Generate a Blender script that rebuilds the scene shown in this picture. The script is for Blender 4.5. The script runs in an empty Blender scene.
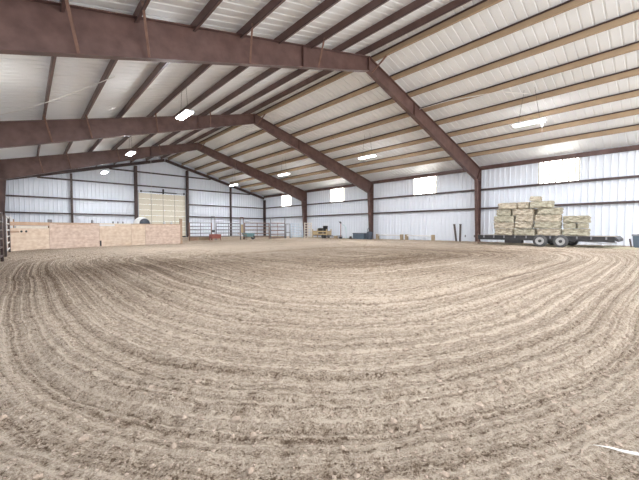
import bpy, bmesh, math, random
import numpy as np
from mathutils import Vector, Matrix

C = bpy.context.scene
COL = C.collection
R = math.radians
random.seed(7)
rng = np.random.default_rng(11)

# ------------------------------------------------------------------ camera, world, exposure
cam_d = bpy.data.cameras.new('camera')
cam = bpy.data.objects.new('camera', cam_d)
COL.objects.link(cam)
cam_d.sensor_width = 36.0
cam_d.lens = 320.17 / 639.0 * 36.0
cam_d.clip_start = 0.05
cam_d.clip_end = 300
cam.location = (0, 0, 0.891)
cam.rotation_euler = (R(90 - 2.0), 0, R(-42.53))
C.camera = cam

world = bpy.data.worlds.new('daylight')
C.world = world
world.use_nodes = True
wn = world.node_tree.nodes
bg = wn['Background']
bg.inputs['Color'].default_value = (0.93, 0.96, 1.0, 1)
SKY = 2.9
bg.inputs['Strength'].default_value = SKY
WINDOW_GLOW = 5.0      # daylight behind the translucent wall panels
LAMP_GLOW = 240.0        # light given off by the lens of each LED fixture

C.view_settings.view_transform = 'Standard'
C.view_settings.look = 'None'
C.view_settings.gamma = 1.0
C.view_settings.use_curve_mapping = False
C.view_settings.exposure = 0.31
C.cycles.max_bounces = 12
C.cycles.diffuse_bounces = 7
C.cycles.sample_clamp_indirect = 6.0

# the open front end of the hall: sampling portal for the daylight
pd = bpy.data.lights.new('open_front_portal', 'AREA')
pd.shape = 'RECTANGLE'
pd.size, pd.size_y = 24.4, 7.2
pd.cycles.is_portal = True
po = bpy.data.objects.new('open_front_portal', pd)
COL.objects.link(po)
po.location = (10.83, -0.7, 3.9)
po.rotation_euler = (R(90), 0, 0)

# ------------------------------------------------------------------ dimensions of the hall
XL, XR, XM = -1.45, 23.08, 10.83
Y0, YB = -0.6, 35.85
FRAMES = [8.79, 17.93, 27.08]
BAYMID = [4.45, 12.98, 22.5, 31.0]     # centres of the translucent panels
S = 0.265
def deck(x):            # underside of the roof sheet
    return 8.425 - S * abs(x - XM)
def rtop(x):            # top of the rafters
    return 8.15 - S * abs(x - XM)

# ------------------------------------------------------------------ helpers
class MB:
    """collects shapes, then builds ONE mesh"""
    def __init__(self):
        self.v, self.f, self.s = [], [], []
    def add(self, vs, fs, smooth=False):
        n = len(self.v)
        self.v += [tuple(p) for p in vs]
        self.f += [tuple(i + n for i in f) for f in fs]
        self.s += [smooth] * len(fs)
        return self
    def box(self, a, b):
        x0, y0, z0 = [min(p, q) for p, q in zip(a, b)]
        x1, y1, z1 = [max(p, q) for p, q in zip(a, b)]
        vs = [(x0,y0,z0),(x1,y0,z0),(x1,y1,z0),(x0,y1,z0),(x0,y0,z1),(x1,y0,z1),(x1,y1,z1),(x0,y1,z1)]
        return self.hexa(vs)
    def hexa(self, vs):
        return self.add(vs, [(0,3,2,1),(4,5,6,7),(0,1,5,4),(1,2,6,5),(2,3,7,6),(3,0,4,7)])
    def bar(self, p, q, w, h, up=(0,0,1)):
        p, q = Vector(p), Vector(q)
        d = (q - p).normalized()
        up = Vector(up)
        if abs(d.dot(up)) > 0.98: up = Vector((0, 1, 0))
        s = d.cross(up).normalized()
        u = s.cross(d)
        vs = []
        for c in (p, q):
            vs += [c - s*w/2 - u*h/2, c + s*w/2 - u*h/2, c + s*w/2 + u*h/2, c - s*w/2 + u*h/2]
        return self.add(vs, [(0,3,2,1),(4,5,6,7),(0,1,5,4),(1,2,6,5),(2,3,7,6),(3,0,4,7)])
    def tube(self, pts, r, n=8, cap=True):
        pts = [Vector(p) for p in pts]
        rs = r if isinstance(r, (list, tuple)) else [r] * len(pts)
        base = len(self.v)
        vs = []
        t0 = (pts[1] - pts[0]).normalized()
        ref = Vector((0,0,1)) if abs(t0.z) < 0.9 else Vector((1,0,0))
        for i, p in enumerate(pts):
            t = (pts[min(i+1, len(pts)-1)] - pts[max(i-1, 0)]).normalized()
            s = t.cross(ref)
            if s.length < 1e-4: s = t.cross(Vector((0,1,0)))
            s.normalize(); u = s.cross(t)
            for k in range(n):
                a = 2*math.pi*k/n
                vs.append(p + (s*math.cos(a) + u*math.sin(a)) * rs[i])
        fs = []
        for i in range(len(pts)-1):
            for k in range(n):
                fs.append((i*n+k, i*n+(k+1)%n, (i+1)*n+(k+1)%n, (i+1)*n+k))
        self.add(vs, fs, True)
        if cap:
            m = len(pts)-1
            self.f += [tuple(base+k for k in reversed(range(n))), tuple(base+m*n+k for k in range(n))]
            self.s += [False, False]
        return self
    def lathe(self, prof, c=(0,0,0), axis='z', n=20):
        """prof: list of (radius, height)"""
        vs = []
        for r, h in prof:
            for k in range(n):
                a = 2*math.pi*k/n
                x, y = r*math.cos(a), r*math.sin(a)
                p = {'z': (x,y,h), 'x': (h,x,y), 'y': (y,h,x)}[axis]
                vs.append((p[0]+c[0], p[1]+c[1], p[2]+c[2]))
        fs = []
        for i in range(len(prof)-1):
            for k in range(n):
                fs.append((i*n+k, i*n+(k+1)%n, (i+1)*n+(k+1)%n, (i+1)*n+k))
        return self.add(vs, fs, True)
    def prism(self, poly, axis, a, b):
        """poly in the plane across axis: y -> (x,z), x -> (y,z), z -> (x,y)"""
        def P(p, t):
            return {'y': (p[0], t, p[1]), 'x': (t, p[0], p[1]), 'z': (p[0], p[1], t)}[axis]
        n = len(poly)
        vs = [P(p, a) for p in poly] + [P(p, b) for p in poly]
        fs = [(i, (i+1) % n, n+(i+1) % n, n+i) for i in range(n)]
        fs += [tuple(reversed(range(n))), tuple(range(n, 2*n))]
        return self.add(vs, fs)
    def mesh(self, name):
        me = bpy.data.meshes.new(name)
        me.from_pydata(self.v, [], self.f)
        me.polygons.foreach_set('use_smooth', self.s)
        bm = bmesh.new(); bm.from_mesh(me)
        bmesh.ops.recalc_face_normals(bm, faces=bm.faces)
        bm.to_mesh(me); bm.free()
        me.update()
        return me

def obj(name, mb, m, parent=None, loc=None, label=None, bevel=0):
    me = mb.mesh(name) if isinstance(mb, MB) else mb
    if m is not None and len(me.materials) == 0: me.materials.append(m)
    o = bpy.data.objects.new(name, me)
    COL.objects.link(o)
    if parent is not None: o.parent = parent
    if loc is not None: o.location = loc
    if label: o['label'] = label
    if bevel:
        b = o.modifiers.new('bevel', 'BEVEL'); b.width = bevel; b.segments = 2; b.limit_method = 'ANGLE'
    return o
def tag(o, label, cat, group=None, kind=None):
    o['label'] = label; o['category'] = cat
    if group: o['group'] = group
    if kind: o['kind'] = kind
    return o
def thing(name, label, cat, loc=(0,0,0), rz=0, group=None):
    o = bpy.data.objects.new(name, None)
    COL.objects.link(o)
    o.location = loc; o.rotation_euler = (0, 0, rz); o.empty_display_size = 0.2
    return tag(o, label, cat, group)
def struct(name, mb, m, parent=None):
    o = obj(name, mb, m, parent)
    if parent is None: o['kind'] = 'structure'
    return o
def copy_tree(o, parent=None):
    c = o.copy(); COL.objects.link(c)
    if parent is not None: c.parent = parent
    for ch in list(o.children): copy_tree(ch, c)
    return c

def mat(name, col, rough=0.7, metal=0.0, col2=None, scale=4.0, amt=0.5, bump=0.0, bscale=None, stretch=None, detail=5):
    m = bpy.data.materials.new(name); m.use_nodes = True
    nt = m.node_tree; b = nt.nodes['Principled BSDF']
    b.inputs['Roughness'].default_value = rough
    b.inputs['Metallic'].default_value = metal
    b.inputs['Base Color'].default_value = (*col, 1)
    if col2 is not None or bump:
        tc = nt.nodes.new('ShaderNodeTexCoord')
        mp = nt.nodes.new('ShaderNodeMapping')
        if stretch: mp.inputs['Scale'].default_value = stretch
        nt.links.new(tc.outputs['Object'], mp.inputs['Vector'])
    if col2 is not None:
        n = nt.nodes.new('ShaderNodeTexNoise')
        n.inputs['Scale'].default_value = scale; n.inputs['Detail'].default_value = detail
        nt.links.new(mp.outputs[0], n.inputs['Vector'])
        rp = nt.nodes.new('ShaderNodeValToRGB')
        e = rp.color_ramp.elements
        e[0].position = 0.5 - 0.3*amt; e[1].position = 0.5 + 0.3*amt
        e[0].color = (*col, 1); e[1].color = (*col2, 1)
        nt.links.new(n.outputs['Fac'], rp.inputs['Fac'])
        nt.links.new(rp.outputs['Color'], b.inputs['Base Color'])
    if bump:
        n2 = nt.nodes.new('ShaderNodeTexNoise')
        n2.inputs['Scale'].default_value = bscale or scale*3; n2.inputs['Detail'].default_value = 6
        nt.links.new(mp.outputs[0], n2.inputs['Vector'])
        bp = nt.nodes.new('ShaderNodeBump')
        bp.inputs['Strength'].default_value = bump; bp.inputs['Distance'].default_value = 0.02
        nt.links.new(n2.outputs['Fac'], bp.inputs['Height'])
        nt.links.new(bp.outputs['Normal'], b.inputs['Normal'])
    return m
def glow(name, col, strength):
    m = bpy.data.materials.new(name); m.use_nodes = True
    nt = m.node_tree; b = nt.nodes['Principled BSDF']
    b.inputs['Base Color'].default_value = (*col, 1)
    b.inputs['Emission Color'].default_value = (*col, 1)
    b.inputs['Emission Strength'].default_value = strength
    return m

M = {}
M['steel'] = mat('red_oxide_steel', (0.080,0.040,0.034), 0.42, 0, (0.155,0.088,0.075), 2.6, 0.7, 0.08, 30)
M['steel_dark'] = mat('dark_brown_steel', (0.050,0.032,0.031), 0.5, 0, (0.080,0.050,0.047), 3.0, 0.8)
M['purlin_brown'] = mat('brown_purlin', (0.090,0.047,0.041), 0.42, 0, (0.150,0.088,0.078), 1.6, 0.8)
M['purlin_tan'] = mat('tan_purlin', (0.400,0.285,0.180), 0.55, 0, (0.470,0.345,0.225), 1.6, 0.8)  # purlin colour set per slope: tan right, brown left
M['girt'] = mat('brown_girt_paint', (0.055,0.034,0.034), 0.5, 0, (0.085,0.055,0.053), 2.0, 0.8)
M['roof'] = mat('white_roof_sheet', (0.82,0.84,0.85), 0.34, 0.0, (0.87,0.89,0.90), 0.8, 0.9)
M['wall'] = mat('white_wall_sheet', (0.82,0.87,0.95), 0.45, 0.0, (0.85,0.89,0.96), 0.6, 0.9)
M['window'] = glow('translucent_panel', (1.0,0.985,0.94), WINDOW_GLOW)
M['window_seam'] = glow('translucent_seam', (0.50,0.48,0.42), 0.25)
M['lens'] = glow('led_lens', (0.93,0.96,1.0), LAMP_GLOW)
M['lampbody'] = mat('white_lamp_housing', (0.75,0.75,0.77), 0.4)
M['door'] = mat('cream_door_panel', (0.84,0.79,0.65), 0.5, 0, (0.88,0.83,0.70), 1.0, 0.8)
M['door_line'] = mat('door_joint', (0.60,0.56,0.46), 0.6)
M['galv'] = mat('galvanized_steel', (0.42,0.43,0.45), 0.4, 0.6, (0.55,0.56,0.58), 8, 0.8)
M['dark'] = mat('black_metal', (0.025,0.025,0.028), 0.5, 0, (0.05,0.05,0.055), 6, 0.8)
M['rubber'] = mat('tyre_rubber', (0.055,0.056,0.060), 0.8, 0, (0.10,0.10,0.10), 9, 0.8)
M['rim'] = mat('pale_wheel_rim', (0.42,0.42,0.42), 0.45, 0.1)
M['ply'] = mat('plywood', (0.56,0.40,0.31), 0.75, 0, (0.84,0.70,0.60), 5.5, 0.8, 0.1, 40, (1,1,1.8))
M['ply_b'] = mat('pale_plywood', (0.64,0.48,0.35), 0.75, 0, (0.87,0.74,0.61), 5.0, 0.8, 0.1, 40, (1,1,1.8))
M['lumber'] = mat('weathered_lumber', (0.42,0.27,0.18), 0.8, 0, (0.56,0.40,0.29), 5, 0.9, 0.2, 40, (1,1,4))
M['lumber_pale'] = mat('pale_lumber', (0.86,0.78,0.66), 0.8, 0, (0.76,0.66,0.52), 5, 0.9)
M['lumber_orange'] = mat('orange_stained_lumber', (0.50,0.32,0.21), 0.8, 0, (0.62,0.45,0.33), 5, 0.9)
M['pipe_brown'] = mat('rusty_brown_pipe', (0.17,0.10,0.08), 0.6, 0, (0.26,0.17,0.14), 8, 0.8)
M['pipe_grey'] = mat('grey_pipe', (0.19,0.195,0.215), 0.5, 0.2, (0.29,0.30,0.32), 8, 0.8)
M['pipe_blue'] = mat('pale_blue_pipe', (0.50,0.62,0.74), 0.5, 0, (0.60,0.70,0.80), 8, 0.8)
M['pipe_black'] = mat('dark_pipe', (0.050,0.040,0.040), 0.5, 0, (0.11,0.075,0.065), 8, 0.8)
M['white'] = mat('white_paint', (0.84,0.84,0.84), 0.5, 0, (0.76,0.76,0.76), 5, 0.8)
M['cream'] = mat('cream_paint', (0.80,0.74,0.66), 0.5, 0, (0.72,0.66,0.58), 5, 0.8)
M['red'] = mat('faded_red_paint', (0.30,0.095,0.080), 0.5, 0, (0.38,0.15,0.125), 6, 0.8)
M['teal'] = mat('teal_plastic', (0.13,0.26,0.29), 0.5, 0, (0.18,0.33,0.36), 6, 0.8)
M['teal_pale'] = mat('pale_teal_hose', (0.45,0.66,0.66), 0.5)
M['blue_dark'] = mat('slate_blue_plastic', (0.075,0.105,0.140), 0.5, 0, (0.105,0.140,0.180), 6, 0.8)
M['navy'] = mat('dark_navy_plastic', (0.030,0.040,0.062), 0.45, 0, (0.05,0.065,0.09), 6, 0.8)
M['yellow'] = mat('tan_yellow_paint', (0.52,0.39,0.22), 0.6, 0, (0.64,0.51,0.32), 6, 0.8)
M['wood_tan'] = mat('tan_block', (0.40,0.30,0.19), 0.7, 0, (0.50,0.40,0.28), 6, 0.8)
M['deck'] = mat('grey_deck_planks', (0.30,0.255,0.22), 0.8, 0, (0.44,0.39,0.34), 6, 0.9, 0.2, 30, (4,0.4,4))
M['brace'] = mat('rust_brown_brace', (0.15,0.078,0.055), 0.6, 0, (0.23,0.13,0.095), 6, 0.8)
M['bright_white'] = mat('bright_white_sheet', (0.93,0.93,0.93), 0.35)
M['cable'] = mat('white_cable', (0.78,0.77,0.75), 0.6)
M['twine'] = mat('orange_brown_twine', (0.36,0.26,0.14), 0.8)
M['white_streak'] = mat('white_chip', (0.88,0.85,0.80), 0.7)

def hay_mat(name, a, b):
    m = mat(name, a, 0.9, 0, b, 11, 0.75, 1.0, 50, (1,0.5,1.6), 9)
    return m
M['hay'] = hay_mat('hay', (0.21,0.175,0.125), (0.66,0.59,0.475))
M['hay_green'] = hay_mat('greenish_hay', (0.19,0.172,0.122), (0.56,0.525,0.415))
M['hay_loose'] = mat('loose_hay', (0.62,0.58,0.42), 0.9, 0, (0.74,0.68,0.52), 10, 1)

# ------------------------------------------------------------------ the dirt floor
def vnoise(x, y, seed):
    g = np.random.default_rng(seed).random((256, 256))
    xi = np.floor(x).astype(int); yi = np.floor(y).astype(int)
    fx = x - xi; fy = y - yi
    fx = fx*fx*(3-2*fx); fy = fy*fy*(3-2*fy)
    a = g[xi % 256, yi % 256]; b = g[(xi+1) % 256, yi % 256]
    c = g[xi % 256, (yi+1) % 256]; d = g[(xi+1) % 256, (yi+1) % 256]
    return (a*(1-fx)+b*fx)*(1-fy) + (c*(1-fx)+d*fx)*fy
def n1(t, seed):
    g = np.random.default_rng(seed).random(4096)
    i = np.floor(t).astype(int); f = t - i; f = f*f*(3-2*f)
    return g[i % 4096]*(1-f) + g[(i+1) % 4096]*f
def track_field(X, Y):
    """distance-like field whose level lines are the harrow tracks round the arena"""
    n = 5.3
    u = np.where(X > 8.24, (X-8.24)*0.86, 8.24-X)
    rho = (u**n + np.abs((Y-7.27)*1.17)**n) ** (1/n)
    d = 9.0 - rho
    return d + 0.22*(vnoise(X*0.35+9, Y*0.35+4, 3)-0.5) + 0.05*(vnoise(X*1.1, Y*1.1, 5)-0.5)
def floor_height(X, Y):
    d = track_field(X, Y)
    inside = np.clip((d-0.15)/0.5, 0.12, 1)
    env = 0.45 + 0.9*vnoise(X*0.5+31, Y*0.5+7, 8)
    fade = 1.0
    z = 0.075*(n1(d*5.0+50, 21)-0.5) + 0.05*(n1(d*11+9, 22)-0.5) + 0.018*(n1(d*29, 23)-0.5)
    z = z*inside*env*fade
    z += 0.022*(vnoise(X*5, Y*5, 31)-0.5) + 0.016*(vnoise(X*14+3, Y*14, 32)-0.5) + 0.010*(vnoise(X*34, Y*34+5, 33)-0.5)
    z += 0.012*np.abs(vnoise(X*48+3, Y*48+5, 36)-0.5) - 0.02*np.clip(vnoise(X*22+13, Y*22+5, 37)-0.72, 0, 1)
    z += 0.03*(vnoise(X*0.4, Y*0.4, 35)-0.5)
    return z
def floor_z(x, y):
    return float(floor_height(np.array([x], float), np.array([y], float))[0])

def axis_samples(a, dense0, dense1, b, fine, coarse):
    out = [a]
    p = a
    while p < b:
        if p < dense0: step = min(coarse, max(fine, (dense0-p)*0.12 + fine))
        elif p > dense1: step = min(coarse, fine + (p-dense1)*0.022)
        else: step = fine
        p += step; out.append(min(p, b))
    return np.array(out)
gx = axis_samples(-1.5, -0.6, 3.2, 23.2, 0.010, 0.16)
gy = axis_samples(-9.0, -0.2, 2.4, 36.0, 0.010, 0.16)
GX, GY = np.meshgrid(gx, gy, indexing='ij')
GZ = floor_height(GX, GY)
TR = track_field(GX, GY)
nx, ny = GX.shape
fm = bpy.data.meshes.new('floor')
idx = np.arange(nx*ny).reshape(nx, ny)
quads = np.stack([idx[:-1,:-1], idx[1:,:-1], idx[1:,1:], idx[:-1,1:]], -1).reshape(-1, 4)
fm.vertices.add(nx*ny)
fm.vertices.foreach_set('co', np.stack([GX, GY, GZ], -1).reshape(-1).astype(np.float32))
fm.loops.add(quads.size); fm.loops.foreach_set('vertex_index', quads.reshape(-1).astype(np.int32))
fm.polygons.add(len(quads))
fm.polygons.foreach_set('loop_start', (np.arange(len(quads))*4).astype(np.int32))
fm.polygons.foreach_set('loop_total', np.full(len(quads), 4, np.int32))
fm.polygons.foreach_set('use_smooth', np.ones(len(quads), bool))
fm.update(calc_edges=True)
at_ = fm.attributes.new('track', 'FLOAT', 'POINT')
at_.data.foreach_set('value', TR.reshape(-1).astype(np.float32))
# damp, freshly turned footing in the middle of the ring; dry dust towards the far end
g = lambda x, y, sx, sy: np.exp(-((GX-x)/sx)**2 - ((GY-y)/sy)**2)
DP = 0.85*g(2.6, 8.3, 3.2, 2.2) + 0.75*g(11.5, 5.2, 5.5, 2.4) + 0.45*g(6.5, 6.0, 3.0, 2.0) + 0.35*g(0.3, 8.5, 1.0, 3.0) - 0.7*g(5.5, 15.0, 4.5, 3.2) - 0.4*g(13, 15.5, 8, 4)
DP = DP + 0.5*(vnoise(GX*0.6, GY*0.6, 41)-0.5)
ad = fm.attributes.new('damp', 'FLOAT', 'POINT')
ad.data.foreach_set('value', DP.reshape(-1).astype(np.float32))

def dirt_material():
    m = bpy.data.materials.new('harrowed_dirt'); m.use_nodes = True
    nt = m.node_tree; N = nt.nodes; L = nt.links
    b = N['Principled BSDF']; b.inputs['Roughness'].default_value = 0.95
    b.inputs['Specular IOR Level'].default_value = 0.1
    tc = N.new('ShaderNodeTexCoord')
    at = N.new('ShaderNodeAttribute'); at.attribute_name = 'track'
    dp = N.new('ShaderNodeAttribute'); dp.attribute_name = 'damp'
    def noise(scale, detail=5, rough=0.6, dim='3D'):
        n = N.new('ShaderNodeTexNoise'); n.noise_dimensions = dim
        n.inputs['Scale'].default_value = scale; n.inputs['Detail'].default_value = detail
        n.inputs['Roughness'].default_value = rough
        if dim == '3D': L.new(tc.outputs['Object'], n.inputs['Vector'])
        return n
    def math_(op, a, c):
        n = N.new('ShaderNodeMath'); n.operation = op
        for i, v in enumerate((a, c)):
            if isinstance(v, (int, float)): n.inputs[i].default_value = v
            else: L.new(v, n.inputs[i])
        return n.outputs[0]
    wob = noise(2.2, 4)
    w = math_('ADD', at.outputs['Fac'], math_('MULTIPLY', wob.outputs['Fac'], 0.05))
    t0 = noise(5.0, 2, 0.5, '1D'); L.new(w, t0.inputs['W'])
    t1 = noise(12.5, 3, 0.7, '1D'); L.new(w, t1.inputs['W'])
    t2 = noise(40.0, 3, 0.6, '1D'); L.new(w, t2.inputs['W'])
    fine = noise(60, 8, 0.8)
    grit = noise(150, 4, 0.8)
    clod = noise(17, 5, 0.65)
    big = noise(0.7, 4)
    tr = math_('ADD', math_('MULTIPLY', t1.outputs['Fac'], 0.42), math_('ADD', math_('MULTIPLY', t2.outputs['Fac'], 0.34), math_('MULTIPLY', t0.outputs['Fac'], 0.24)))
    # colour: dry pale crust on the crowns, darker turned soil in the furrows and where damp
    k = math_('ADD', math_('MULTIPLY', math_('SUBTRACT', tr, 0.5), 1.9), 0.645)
    k = math_('ADD', k, math_('MULTIPLY', math_('SUBTRACT', clod.outputs['Fac'], 0.5), 1.6))
    k = math_('ADD', k, math_('MULTIPLY', math_('SUBTRACT', fine.outputs['Fac'], 0.5), 1.8))
    k = math_('ADD', k, math_('MULTIPLY', math_('SUBTRACT', grit.outputs['Fac'], 0.5), 1.8))
    k = math_('ADD', k, math_('MULTIPLY', math_('SUBTRACT', big.outputs['Fac'], 0.5), 0.5))
    def speck(scale, lo, hi, gain):
        n = noise(scale, 2, 0.5)
        r_ = N.new('ShaderNodeMapRange'); r_.interpolation_type = 'SMOOTHSTEP'
        r_.inputs['From Min'].default_value = lo; r_.inputs['From Max'].default_value = hi
        L.new(n.outputs['Fac'], r_.inputs['Value'])
        return math_('MULTIPLY', r_.outputs['Result'], gain)
    pits = math_('ADD', speck(95, 0.56, 0.66, 0.55), math_('ADD', speck(38, 0.60, 0.68, 0.55), speck(17, 0.62, 0.69, 0.4)))
    rough_zone = N.new('ShaderNodeMapRange'); rough_zone.inputs['From Min'].default_value = 0.56; rough_zone.inputs['From Max'].default_value = 0.42
    rough_zone.inputs['To Min'].default_value = 0.15
    L.new(tr, rough_zone.inputs['Value'])
    pits = math_('MULTIPLY', pits, rough_zone.outputs['Result'])
    k = math_('SUBTRACT', k, pits)  # dark specks paint the furrows' micro-shadows into the colour
    k = math_('ADD', k, math_('ADD', speck(125, 0.57, 0.67, 0.28), speck(52, 0.60, 0.68, 0.22)))
    k = math_('SUBTRACT', k, math_('MULTIPLY', dp.outputs['Fac'], 0.42))
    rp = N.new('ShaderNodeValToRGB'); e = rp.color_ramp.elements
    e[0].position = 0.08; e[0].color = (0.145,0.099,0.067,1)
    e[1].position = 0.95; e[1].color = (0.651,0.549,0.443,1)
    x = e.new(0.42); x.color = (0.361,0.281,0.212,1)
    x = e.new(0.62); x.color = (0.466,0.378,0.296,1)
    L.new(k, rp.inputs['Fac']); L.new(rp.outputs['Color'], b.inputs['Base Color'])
    h = math_('ADD', math_('MULTIPLY', tr, 1.6), math_('MULTIPLY', clod.outputs['Fac'], 0.8))
    h = math_('ADD', h, math_('MULTIPLY', fine.outputs['Fac'], 0.7))
    h = math_('ADD', h, math_('MULTIPLY', grit.outputs['Fac'], 0.25))
    h = math_('SUBTRACT', h, math_('MULTIPLY', pits, 0.6))
    bp = N.new('ShaderNodeBump'); bp.inputs['Strength'].default_value = 1.0; bp.inputs['Distance'].default_value = 0.035
    L.new(h, bp.inputs['Height']); L.new(bp.outputs['Normal'], b.inputs['Normal'])
    return m
M['dirt'] = dirt_material()
M['clod'] = mat('dirt_clod', (0.27,0.205,0.155), 0.95, 0, (0.42,0.335,0.265), 14, 0.7, 0.4, 60)
struct('floor', fm, M['dirt'])

# ------------------------------------------------------------------ walls and roof sheets (ribbed)
def rib_profile(a, b, pitch=0.305, h=0.042, w=0.085):
    """list of (t, offset) along a wall"""
    out = [(a, 0)]
    t = math.ceil((a+0.05)/pitch)*pitch
    while t + w < b:
        out += [(t-w/2, 0), (t-w/4, h), (t+w/4, h), (t+w/2, 0)]
        t += pitch
    out.append((b, 0))
    return out
def ribbed(mb, prof, lo, hi):
    """prof [(t,off)], lo/hi functions (t, off) -> point"""
    vs = [lo(t, o) for t, o in prof] + [hi(t, o) for t, o in prof]
    n = len(prof)
    mb.add(vs, [(i, i+1, n+i+1, n+i) for i in range(n-1)])

# right and left walls with translucent panels high in the middle of each bay
WZ0, WZ1 = 3.6, 5.02
def side_wall(name, x, sign, first):
    mb = MB()
    cuts = [Y0]
    for y in BAYMID: cuts += [y-0.99, y+0.99]
    cuts.append(YB)
    for i in range(len(cuts)-1):
        z1 = WZ0 if i % 2 else deck(XR) + 0.045
        ribbed(mb, rib_profile(cuts[i], cuts[i+1]), lambda t, o: (x - sign*o, t, -0.25), lambda t, o: (x - sign*o, t, z1))
        if i % 2:
            ribbed(mb, rib_profile(cuts[i], cuts[i+1]), lambda t, o: (x - sign*o, t, WZ1), lambda t, o: (x - sign*o, t, deck(XR) + 0.045))
    struct(name, mb, M['wall'])
    for k, y in enumerate(BAYMID):
        w = MB()
        ribbed(w, rib_profile(y-0.99, y+0.99), lambda t, o: (x - sign*o, t, WZ0), lambda t, o: (x - sign*o, t, WZ1))
        o = struct('window_%d' % (first+k), w, M['window'])
        rb = MB()
        t = math.ceil((y-0.94)/0.305)*0.305
        while t < y+0.94:
            rb.box((x - sign*0.030, t-0.038, WZ0), (x - sign*0.046, t+0.038, WZ1)); t += 0.305
        rb.box((x - sign*0.002, y-0.99, WZ0), (x - sign*0.05, y-0.93, WZ1)); rb.box((x - sign*0.002, y+0.93, WZ0), (x - sign*0.05, y+0.99, WZ1))
        obj('window_seam', rb, M['window_seam'], o)
side_wall('wall_right', XR, 1, 1)
side_wall('wall_left', XL, -1, 5)
# back wall (gable)
mb = MB()
DX0, DX1, DZ = 8.35, 12.93, 4.50
for a, b, z0 in ((XL, DX0, -0.25), (DX0, DX1, DZ), (DX1, XR, -0.25)):
    pr = rib_profile(a, b)
    ribbed(mb, pr, lambda t, o: (t, YB - o, z0), lambda t, o: (t, YB - o, deck(t)))
struct('wall_back', mb, M['wall'])
# roof
mb = MB()
for xa, xb in ((XL, XM), (XM, XR)):
    pr = rib_profile(Y0, YB, 0.305, -0.03, 0.07)
    ribbed(mb, pr, lambda t, o: (xa, t, deck(xa) - o), lambda t, o: (xb, t, deck(xb) - o))
struct('ceiling', mb, M['roof'])

# ------------------------------------------------------------------ rigid steel frames
def flange_bar(mb, poly_in, poly_out, y, w=0.2, t=0.02):
    pass
def build_frame(y, label, knee_in):
    root = thing('steel_portal', label, 'steel frame', (XM, y, 0), 0, 'rigid steel frames of the hall')
    fx = lambda x: x - XM
    for s in (1, -1):
        # s=+1: right half; build in coordinates mirrored about the ridge
        H = 12.05           # ridge to outer flange
        kx = 11.43 if s > 0 else 11.62
        top_o = rtop(XM+H)
        bx = 11.72 if s > 0 else 11.84
        ap = 7.55
        # column: tapered I section
        c = MB()
        th = 0.012
        web = [(s*bx, 0.02), (s*H, 0.02), (s*H, top_o), (s*kx, knee_in)]
        c.prism(web, 'y', -th/2, th/2)
        c.box((s*H, -0.11, 0), (s*(H-0.018), 0.11, top_o))
        c.hexa([(s*bx,-0.11,0.02),(s*(bx+0.018),-0.11,0.02),(s*(bx+0.018),0.11,0.02),(s*bx,0.11,0.02),
                (s*kx,-0.11,knee_in),(s*(kx+0.018),-0.11,knee_in),(s*(kx+0.018),0.11,knee_in),(s*kx,0.11,knee_in)])
        c.bar((s*(kx+0.01), 0, knee_in), (s*H, 0, top_o-0.02), 0.2, 0.03, (0,0,1))   # knee plate
        c.bar((s*(kx+0.01), 0, knee_in), (s*(H-0.01), 0, knee_in), 0.2, 0.016)         # stiffener
        col = obj('column', c, M['steel'], root)
        p = MB(); p.box((s*(bx-0.05), -0.15, -0.05), (s*(H+0.03), 0.15, 0.035))
        obj('base_plate', p, M['steel'], col)
        # rafter: deeper at the knee
        r = MB()
        lift = 0.16 if (y < 10 and s < 0) else 0.0
        top = lambda d: 8.15 - S*d + lift*d/11
        web = [(s*kx, knee_in), (s*H, top(H)), (0, top(0)), (0, ap)]
        r.prism(web, 'y', -th/2, th/2)
        r.bar((s*H, 0, top(H)-0.01), (0, 0, top(0)-0.01), 0.2, 0.02)
        r.bar((s*kx, 0, knee_in+0.01), (0, 0, ap+0.01), 0.2, 0.022)
        r.box((0, -0.1, ap), (s*0.02, 0.1, top(0)))
        for d in (3.6,):
            t_ = d/kx
            r.box((s*(d-0.01), -0.1, ap+(knee_in-ap)*t_), (s*(d+0.01), 0.1, top(d)))
        obj('rafter', r, M['steel'], root)
        # flange braces
        for d in ((3.18, 5.98, 8.78, 10.18) if s < 0 else (0.38, 4.58, 7.38, 10.18)):
            e = d - 0.28 if s < 0 else max(0.12, d - 0.2)
            zb = ap + (knee_in-ap)*e/kx
            yy, w = (-1, 0.05) if (s < 0 or d < 1) else (1, 0.03)
            b = MB()
            b.bar((s*d, yy*(0.70 if w > 0.04 else 0.45), top(d)+0.03), (s*e, yy*0.09, zb+0.03), w, w)
            obj('flange_brace', b, M['brace'] if w > 0.04 else M['steel_dark'], root)
    return root
build_frame(FRAMES[0], 'nearest brown steel frame, its huge rafter crossing top left, right column beside the hay trailer', 4.15)
build_frame(FRAMES[1], 'middle brown steel frame, its right column standing beside the slate blue box', 4.04)
build_frame(FRAMES[2], 'farthest brown steel frame from the camera, its right column behind the white livestock panel', 3.88)

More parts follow.
